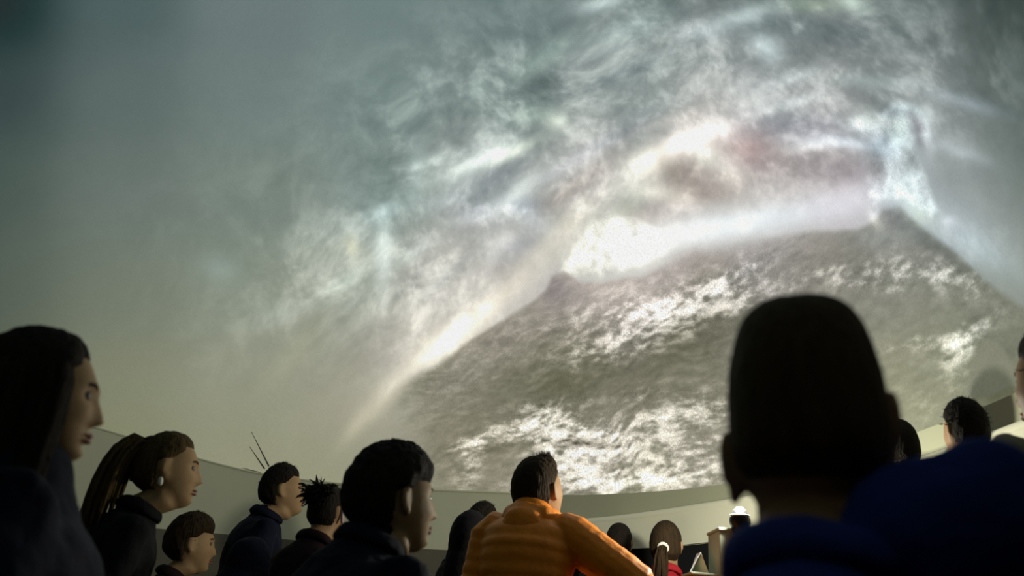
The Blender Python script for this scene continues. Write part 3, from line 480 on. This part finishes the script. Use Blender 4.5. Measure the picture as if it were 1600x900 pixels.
    for an in ank:
        S = Shape(); S.tube([an + Vector((0, -.02, -.03)), an + Vector((0, .06, -.038)), an + Vector((0, .15 * s, -.046))], [(.040, .038), (.044, .032), (.036, .024)], flat=(1, 0, 0)); S.box((an.x, an.y + .06, .008), (.085, .24 * s, .016))
        so = link('shoe', S.mesh('shoe', SHOE), root)
    for sg, el, wr in ((-1, elbows[0], wrists[0]), (1, elbows[1], wrists[1])):
        ho = link('hand', HANDS[sg].copy() if False else HANDS[sg], root); d = (wr - el).normalized()
        x = Vector((1, 0, 0)); x = (x - d * x.dot(d)).normalized(); z = x.cross(d)
        mm = Matrix.Identity(4)
        for i in range(3): mm[i][0], mm[i][1], mm[i][2] = x[i] * s, d[i] * s, z[i] * s
        mm.translation = wr - d * .01; ho.matrix_local = mm
    # ---- face details
    if eyes:
        for sg in (-1, 1):
            E = Shape(); c = xf([(sg * .031, .0655, .009)], RH, hc, HS)[0]; E.ball(c, (.012,) * 3, None, 16, 12); eo = link('eye', E.mesh('eye', EYE), root)
            E = Shape(); c = xf([(sg * .031, .0715, .009)], RH, hc, HS)[0]; E.ball(c, (.0065,) * 3, None, 12, 8); link('iris', E.mesh('iris', IRIS), eo)
            E = Shape(); q = xf([(sg * .014, .086, .027), (sg * .026, .083, .031), (sg * .037, .076, .031), (sg * .044, .067, .027)], RH, hc, HS); E.tube([tuple(v) for v in q], [(.0020, .0035)] * 4, k=6); link('eyebrow', E.mesh('eyebrow', hair), root)
        E = Shape()
        for zz, yy in ((-.0588, .0935), (-.0698, .0925)):
            q = xf([(-.020, yy - .010, zz - .001), (-.009, yy - .002, zz + .001), (0, yy, zz), (.009, yy - .002, zz + .001), (.020, yy - .010, zz - .001)], RH, hc, HS); E.tube([tuple(v) for v in q], [.001, .0036, .0042, .0036, .001], k=8)
        link('lips', E.mesh('lips', LIP), root)
    # ---- hair
    S = Shape(); nu, nv = 96, 64
    HP, HD = head_pts(nu, nv, False, 1.0, sq, rd); m = hair_mask(HP, HD, line, nape, .004 if style == 'long' else -.004, style)
    nrm = HP / np.array([.076 ** 2, .10 ** 2, .118 ** 2]); nrm /= np.linalg.norm(nrm, axis=-1)[..., None]
    tex = fbm(HD[..., 0] * 9 + seed, HD[..., 1] * 9 + HD[..., 2] * 4, 4, .6, seed)
    thick = hairt * (1 + .25 * tex)
    if style in ('short', 'tuft'): thick = thick * (1 + .5 * np.clip(HD[..., 2], 0, 1)) * (1 - .55 * np.clip(-HD[..., 2], 0, 1))
    if style == 'tuft': thick = thick + .020 * np.exp(-((HP[..., 1] - .055) / .03) ** 2) * np.clip(HD[..., 2], 0, 1) * (1 + .5 * tex)
    if style == 'long': thick = thick * (1 + .6 * np.clip(-HP[..., 1] / .1, 0, 1))
    Hh = HP + nrm * (m * (thick + .010) - .010)[..., None]
    V = xf(Hh, RH, hc, HS); S.add(V, [tuple(x) for x in grid_faces(nv, nu)] + [tuple(range(nu))[::-1], tuple((nv - 1) * nu + j for j in range(nu))])
    def hl(q): return [tuple(v) for v in xf(q, RH, hc, HS)]
    if style == 'tuft':
        roots = [(rg.uniform(-.03, .03), rg.uniform(.02, .07), .118) for _ in range(90)]
        strand_fan(S, hl(roots), [RH @ Vector((rg.uniform(-.3, .3), .25, 1)) for _ in roots], .030, .0022, rg, 0, 3)
    if style == 'short':
        for _ in range(260):
            th = rg.uniform(0, 1.5); ph = rg.uniform(0, 6.28); d = Vector((math.sin(th) * math.sin(ph), math.sin(th) * math.cos(ph), math.cos(th)))
            if d.y > .30 and d.z < .80: continue
            q = hl([(d.x * (.078 + hairt * .8), d.y * (.098 + hairt * .8) - .006, d.z * (.12 + hairt))])
            strand_fan(S, q, [RH @ (d + Vector((0, .3, 0)))], .014, .0016, rg, .2, 2)
    if style == 'long':
        # a heavy curtain of locks from the crown over the nape to the back, some in front of the shoulder
        for i in range(110):
            an = rg.uniform(math.radians(62), math.radians(298)); lx, ly = math.sin(an), math.cos(an)
            r0 = rg.uniform(.85, 1.05); L = rg.uniform(.28, .40)
            q = hl([(lx * .060 * r0, ly * .085 * r0 - .01, .085), (lx * .088 * r0, ly * .112 * r0 - .01, .02), (lx * .092 * r0, ly * .115 * r0 - .012, -.06)])
            e0 = Vector(q[2]); down = [e0 + Vector((rg.uniform(-.008, .008) + lx * .012, ly * .015 - .004 + rg.uniform(-.008, .008), -L * t)) for t in (.3, .65, 1)]
            S.tube([q[0], q[1], q[2]] + [tuple(v) for v in down], [.006, .013, .014, .013, .010, .003], k=6)
    if style in ('pony', 'highpony', 'lowpony', 'spiky'):
        base = {'pony': (0, -.108, .002), 'highpony': (0, -.080, .080), 'lowpony': (0, -.105, -.045), 'spiky': (0, -.085, .065)}[style]
        out = {'pony': (0, -.6, -.1), 'highpony': (0, -.35, .55), 'lowpony': (0, -.8, -.3), 'spiky': (0, -.6, .7)}[style]
        Lg = {'pony': .20, 'highpony': .34, 'lowpony': .18, 'spiky': .065}[style]; nn = {'spiky': 260}.get(style, 120)
        bw = Vector(hl([base])[0]); dr = RH @ Vector(out)
        for _ in range(nn):
            jx = .016 if style != 'spiky' else .03
            p0 = bw + Vector((rg.uniform(-jx, jx), rg.uniform(-jx, jx), rg.uniform(-jx, jx))); d = (dr.normalized() + Vector((rg.uniform(-.4, .4), rg.uniform(-.4, .4), rg.uniform(-.3, .3))) * (1 if style != 'spiky' else 2.2)).normalized()
            L = Lg * rg.uniform(.7, 1.1); pts = [p0]; v = d
            for i in range(7):
                v = (v + Vector((0, 0, -(.95 if style == 'highpony' else .7) if style != 'spiky' else -.16))).normalized(); pts.append(pts[-1] + v * L / 7)
            kk = .45 if style == 'spiky' else (.6 if style == 'pony' else 1); S.tube(pts, [r_ * kk for r_ in (.004, .007, .0075, .0075, .007, .006, .0045, .001)], k=5)
    ho = link('hair', S.mesh('hair', hair), root)
    if style in ('pony', 'lowpony', 'highpony'):
        E = Shape(); c = Vector(bw) + dr.normalized() * .012; pts = []
        z = dr.normalized(); x = z.orthogonal().normalized(); y = z.cross(x)
        for i in range(13): an = 2 * math.pi * i / 12; pts.append(c + (x * math.cos(an) + y * math.sin(an)) * .021)
        E.tube(pts, [.008] * 13, k=8); link('hair_tie', E.mesh('hair_tie', WHITE if style == 'pony' else DARK), root)
    if hood == 'down':
        Q = Shape(); pts = []; nb = N + Vector((0, -.055 * s, -.005))
        for i in range(9):
            an = math.pi * (1 + i / 8); pts.append(N + Vector((math.cos(an) * .098 * s, math.sin(an) * .100 * s + .01, .010 - .02 * abs(math.cos(an)))))
        Q.tube(pts, [(.030, .042)] * 9, k=14); Q.ball(N + Vector((0, -.11 * s, -.045)), (.085 * s, .045 * s, .075 * s)); qo = link('hood', Q.mesh('hood', jacket), root); skinify(qo, .009, 4, folds * .8)
    if hood == 'up':
        Q = Shape(); HPh, HDh = head_pts(60, 44, False); g = .020 * (1 + .0 * HPh[..., 0]) + .012 * np.clip(HDh[..., 2], 0, 1)
        cut = sstep(.045, .075, HPh[..., 1]) * sstep(.095, .07, HPh[..., 2])
        Hq = HPh + nrm[:1, :1] * 0 + (HPh / np.linalg.norm(HPh, axis=-1)[..., None]) * (g * (1 - cut) - .03 * cut)[..., None]
        Q.add(xf(Hq, RH, hc, HS), [tuple(x) for x in grid_faces(44, 60)] + [tuple(range(60))[::-1], tuple(43 * 60 + j for j in range(60))])
        Q.tube([tuple(hc + Vector((0, -.04, -.06))), tuple(N + Vector((0, -.02, 0)))], [.085, .10 * s], k=20); qo = link('hood', Q.mesh('hood', jacket), root); skinify(qo, .008, 3, folds * .6)
    return root, dict(N=N, hc=hc, RH=RH, HS=HS, hip=hip, s=s, SR=SR, SL=SL)

# nearest row, seated on low benches
person((1.488, -1.763, 1.090), 'man seen from behind in a blue fleece jacket, cropped hair, largest head in the picture', 24, head=(-2, 6, -.5), hs=(1.03, .98, 1.17), ear=.97, ear_dz=(-.034, .0), sit=.36, s=1.0,
       jacket=BLUE, hair=HAIR_BUZZ, style='buzz', hairt=.006, vox=.007, nape=-.055, bulk=1.0, seed=2, lean=.06, neck=.178, sq=.8, rd=.56, shlift=(-.075, .140), width=.84, world=True,
       elbows=[(1.334, -1.603, 0.828), (1.676, -1.643, 0.992)], wrists=[(1.441, -1.314, 0.793), (1.798, -1.357, 1.013)])
person((0.389, -1.270, 1.162), 'woman with long loose dark hair in profile at the left edge, dark coat', 60, head=(2, 3, 0), hs=(.92, .93, .90), sit=.40, s=1.0,
       jacket=NAVY, hair=HAIR_BLACK, style='long', hairt=.016, vox=.008, seed=3, skin=SKIN_PALE, line=.085, lean=-.075, bulk=1.32, width=.95)
person((0.921, -0.585, 1.147), 'short-haired man in dark jacket, ear towards us, left of the orange jacket', 52, head=(6, 6, 0), hs=(1.05, 1.05, 1.0), sit=.40, s=1.0,
       jacket=NAVY, hair=HAIR_BLACK, style='short', hairt=.022, vox=.008, seed=4, skin=SKIN_PALE, bulk=1.05, line=.055, nape=-.085, neck=.13)
# standing further in
BLONDE = person((0.142, -0.043, 1.258), 'girl with a high blonde ponytail in profile before the left wall', 66, head=(4, 4, 0), hs=(.95, .95, .95),
       jacket=BLACK, hair=HAIR_BLONDE, style='highpony', hairt=.012, vox=.009, seed=5, skin=SKIN_PALE, line=.078)
person((-0.097, 1.001, 1.126), 'small child with brown hair in profile below the blonde ponytail', 62, head=(4, 2, 0), hs=(.96, .96, .96),
       jacket=DARKRED, hair=HAIR_BROWN, style='short', hairt=.018, vox=.010, seed=6, skin=SKIN_PALE, line=.06)
person((0.165, 1.305, 1.426), 'boy with short black hair looking up, beside the folds in the tent wall', 70, head=(6, 10, 0), hs=(.98, .98, .98),
       jacket=NAVY, hair=HAIR_BLACK, style='short', hairt=.013, vox=.009, seed=7, skin=SKIN_PALE, neck=.14)
SPIKY = person((0.505, 0.715, 1.275), 'person with dark spiky tied-up hair seen from behind', 25, head=(0, 6, 0), hs=(.8, .8, .85), width=.85,
       jacket=DARKRED, hair=HAIR_BLACK, style='spiky', hairt=.012, vox=.010, seed=8, neck=.14)
person((1.333, 0.499, 1.393), 'man in an orange quilted puffer jacket looking up, short brown hair', 24, head=(20, 16, 0), hs=(1.06, 1.06, 1.02), s=.92,
       jacket=ORANGE, hair=HAIR_BROWN, style='tuft', hairt=.010, vox=.006, quilt=True, bulk=1.08, width=.86, seed=9, collar=True, hood='down', nape=-.06, neck=.105,
       elbows=[(-.18, -.03, .98), (.39, .02, 1.08)], wrists=[(-.16, .22, .90), (.50, .22, .86)])
person((1.084, 1.062, 1.235), 'person in a dark hooded coat, hood up, left of the orange jacket', 30, head=(0, 5, 0), hs=(.98, .98, .98),
       jacket=BLACK, hair=HAIR_BLACK, style='buzz', hood='up', vox=.010, seed=10, neck=.14)
BAND_P = person((1.128, 1.541, 1.388), 'black-haired person with a thin pale headband behind the dark hood', 55, head=(0, 6, 0), hs=(.82, .82, .82),
       jacket=BLACK, hair=HAIR_BLACK, style='short', hairt=.014, vox=.010, seed=11)
person((1.858, 1.866, 1.395), 'small dark-haired head just showing over the orange sleeve', 20, head=(0, 8, 0), hs=(.85, .85, .85),
       jacket=BLACK, hair=HAIR_BLACK, style='buzz', hairt=.012, vox=.011, seed=12)
person((2.021, 1.446, 1.355), 'girl in a red top with a brown ponytail held by a white hair tie', 14, head=(6, 12, 0), hs=(.93, .93, .93), width=.85,
       jacket=RED, hair=HAIR_BROWN, style='pony', hairt=.012, vox=.009, seed=13)
COLLAR_P = person((2.679, 0.384, 1.651), 'man with cropped black hair and a pale collar, just right of the near head', 8, head=(-6, 8, 0), hs=(.84, .86, .92), s=1.0, width=.9,
       jacket=NAVY, hair=HAIR_BLACK, style='buzz', hairt=.010, vox=.009, seed=14, nape=-.06, neck=.13)
person((2.675, -0.067, 1.607), 'dark-haired woman with gathered hair on her shoulder, standing before the right wall', 4, head=(-8, 6, 0), hs=(.74, .76, .82), s=.97, width=.85,
       jacket=BLACK, hair=HAIR_BLACK, style='short', hairt=.014, vox=.009, seed=15, hood='down', nape=-.095, neck=.14)
COAT = person((2.468, -0.818, 1.523), 'person in a beige coat with a dark shoulder strap, cut off by the right edge', -4, head=(-16, 4, 0), hs=(1, 1, 1.05), s=.97,
       jacket=BEIGE, hair=HAIR_BLACK, style='short', hairt=.014, vox=.009, seed=16)
person((0.357, 0.309, 1.007), 'child in a navy hood at the bottom edge below the boy', 40, head=(0, 5, 0), hs=(.74, .74, .74), width=.7,
       jacket=NAVY, hair=HAIR_BLACK, style='buzz', hood='up', vox=.011, seed=17)

def extra(P, name, pts, rads, m, local=True, k=8):
    """small worn thing added as a part; pts in head space"""
    root, d = P; E = Shape(); q = xf(pts, d['RH'], d['hc'], d['HS']) if local else [tuple(v) for v in pts]
    E.tube([tuple(v) for v in q], rads, k=k); return link(name, E.mesh(name, m), root)
PINK = mat('pale pink plastic', (.55, .40, .42), .5)
extra(BAND_P, 'headband', [(math.sin(t) * .092, math.cos(t) * .112 - .01, .028 + .012 * math.cos(t)) for t in np.linspace(-3.1, 3.1, 30)], [.0035] * 30, WHITE)
extra(SPIKY, 'hair_clip', [(.086, -.01, .035), (.094, -.01, .0), (.092, 0, -.045)], [.006, .008, .006], PINK)
extra(BLONDE, 'earring', [(-.0, -.105, -.02), (.0, -.106, -.034)], [.007, .008], WHITE)
r_, d_ = BLONDE
extra(BLONDE, 'earring', [(.084, -.018, -.040), (.085, -.018, -.052)], [.007, .008], WHITE)
r_, d_ = COLLAR_P
n_ = d_['N']; extra(COLLAR_P, 'shirt_collar', [n_ + Vector((math.cos(a_) * .064, math.sin(a_) * .064 + .006, .040 + .014 * -math.sin(a_))) for a_ in np.linspace(0, 6.2, 18)], [(.007, .010)] * 18, WHITE, False)
r_, d_ = COAT
SLc = d_['SL']; N_ = d_['N']
extra(COAT, 'shoulder_strap', [Vector((N_.x - .11, -.17, N_.z - .42)), Vector((N_.x - .115, -.165, N_.z - .20)), Vector((N_.x - .11, -.11, N_.z - .02)), Vector((N_.x - .105, .02, N_.z + .01)), Vector((N_.x - .10, .13, N_.z - .10)), Vector((N_.x - .08, .16, N_.z - .35))], [(.018, .006)] * 6, DARK, False)



# tension folds of the tent fabric, running together where the dome is tied to the wall
def on_dome(az_, el_, h=.0):
    a_, e_ = math.radians(az_), math.radians(el_)
    z = ZS + R * math.sin(e_) if el_ > 0 else ZS + R * e_
    c = math.cos(max(e_, 0)); return Vector(((R - h) * c * math.sin(a_), (R - h) * c * math.cos(a_), z))
CREASE_SHADE = mat('shaded crease fabric', (.10, .10, .08), .9)  # darker than the dome: shading of the folds is put into the colour
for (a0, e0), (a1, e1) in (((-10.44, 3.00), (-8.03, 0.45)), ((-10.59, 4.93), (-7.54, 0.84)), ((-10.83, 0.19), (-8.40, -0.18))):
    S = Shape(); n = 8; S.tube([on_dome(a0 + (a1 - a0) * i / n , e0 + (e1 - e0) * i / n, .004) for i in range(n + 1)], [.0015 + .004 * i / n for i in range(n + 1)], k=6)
    link('crease', S.mesh('crease', CREASE_SHADE), dome)

# equipment rack with the fisheye projector on it, at the right below the wall liner
def thing(name, label, cat, loc, **kw):
    o = bpy.data.objects.new(name, None); COL.objects.link(o); o.location = loc; o['label'] = label; o['category'] = cat; o.empty_display_size = .1
    for k, v in kw.items(): o[k] = v
    return o
def part_box(name, parent, c, d, m, wd=.003, rot=None):
    S = Shape(); S.box((0, 0, 0), d, rot); o = link(name, S.mesh(name, m, False), parent); o.location = c; bevel(o, wd); return o
rk = thing('equipment_rack', 'grey metal equipment rack carrying the small projector, right of the girl in red', 'rack', (2.175, .665, 0))
X0, X1, YF, YB, ZT = -.133, .17, -.085, .085, 1.322
part_box('side_panel', rk, (X0 + .029, 0, ZT / 2), (.058, .17, ZT), METAL); part_box('side_panel', rk, (X1 - .02, 0, ZT / 2), (.04, .17, ZT), METAL)
part_box('top_panel', rk, (.018, 0, ZT + .006), (.31, .18, .012), METAL)
part_box('back_panel', rk, (.018, YB - .006, ZT / 2), (.22, .012, ZT - .01), DARK)
for z_ in (1.235, 1.0, .75, .5): part_box('shelf', rk, (.03, 0, z_), (.20, .16, .014), METAL)
am = part_box('amplifier', rk, (.03, 0, 1.185), (.19, .15, .075), DARK)
front = part_box('front_panel', rk, (.05, YF + .006, 1.275), (.14, .008, .055), METAL, .001)
for i in range(3):
    S = Shape(); S.tube([(-.018 + i * .026, YF - .004, 1.300), (-.017 + i * .026, YF - .012, 1.288), (-.014 + i * .026, YF - .006, 1.268 - .014 * (i == 1))], [.007, .007, .004], k=8); link('connector', S.mesh('connector', DARK), rk)
S = Shape(); S.tube([(.0, YF - .008, 1.27), (.006, YF - .014, 1.23), (.002, YF - .01, 1.16)], [.004] * 3, k=6); link('cable', S.mesh('cable', DARK), rk)
part_box('side_shelf', rk, (X0 - .055, 0, 1.158), (.11, .15, .010), METAL)
pr = thing('fisheye_projector', 'small black projector with a glowing white domed lens, on top of the grey rack', 'projector', (PROJECTOR[0], PROJECTOR[1] + .0, ZT + .012))
S = Shape(); S.tube([(0, 0, .004), (0, 0, .018), (0, 0, .034), (0, 0, .046)], [.036, .040, .040, .034], k=28); link('housing', S.mesh('housing', DARK), pr)
S = Shape(); pts = [(math.cos(t) * .034, math.sin(t) * .034, .045) for t in np.linspace(0, 2 * math.pi, 33)]; S.tube(pts, [.005] * 33, k=8); link('lens_ring', S.mesh('lens_ring', CHROME), pr)
S = Shape(); S.ball((0, 0, .045), (.031, .031, .022), None, 28, 14); link('lens', S.mesh('lens', LENS), pr)
for i in range(3):
    t = 2.1 * i; S = Shape(); S.tube([(math.cos(t) * .028, math.sin(t) * .028, 0.001), (math.cos(t) * .028, math.sin(t) * .028, .008)], [.005, .005], k=8); link('foot', S.mesh('foot', DARK), pr)
# folded leaflet standing on the side shelf
lf = thing('leaflet', 'folded white paper leaflet standing like a tent beside the grey rack', 'leaflet', (1.985, .665, 1.165))
for sg, m_ in ((-1, PAPER), (1, PAPER2)):
    S = Shape(); S.v = []; th = .0012
    V = [(0, -.02, .078), (sg * .050 if sg < 0 else .022, -.05, 0), (sg * .02 if sg < 0 else -.012, .05, 0), (0, .05, .078)]
    V = V + [(x + th, y, z) for x, y, z in V]; S.add(V, [(0, 1, 2, 3), (7, 6, 5, 4), (0, 4, 5, 1), (1, 5, 6, 2), (2, 6, 7, 3), (3, 7, 4, 0)])
    link('leaf', S.mesh('leaf', m_, False), lf)
# low benches under the seated row
for o in [q for q in COL.objects if q.name.startswith('person') and q.type == 'EMPTY'][:3]:
    S = Shape(); S.box((0, -.02, .285), (.50, .32, .05)); S.box((-.20, -.02, .13), (.04, .28, .26)); S.box((.20, -.02, .13), (.04, .28, .26))
    b_ = link('seating_bench', S.mesh('seating_bench', WOODDARK, False)); b_['kind'] = 'structure'; b_.location = (o.location.x, o.location.y, 0); b_.rotation_euler = o.rotation_euler; bevel(b_, .006)
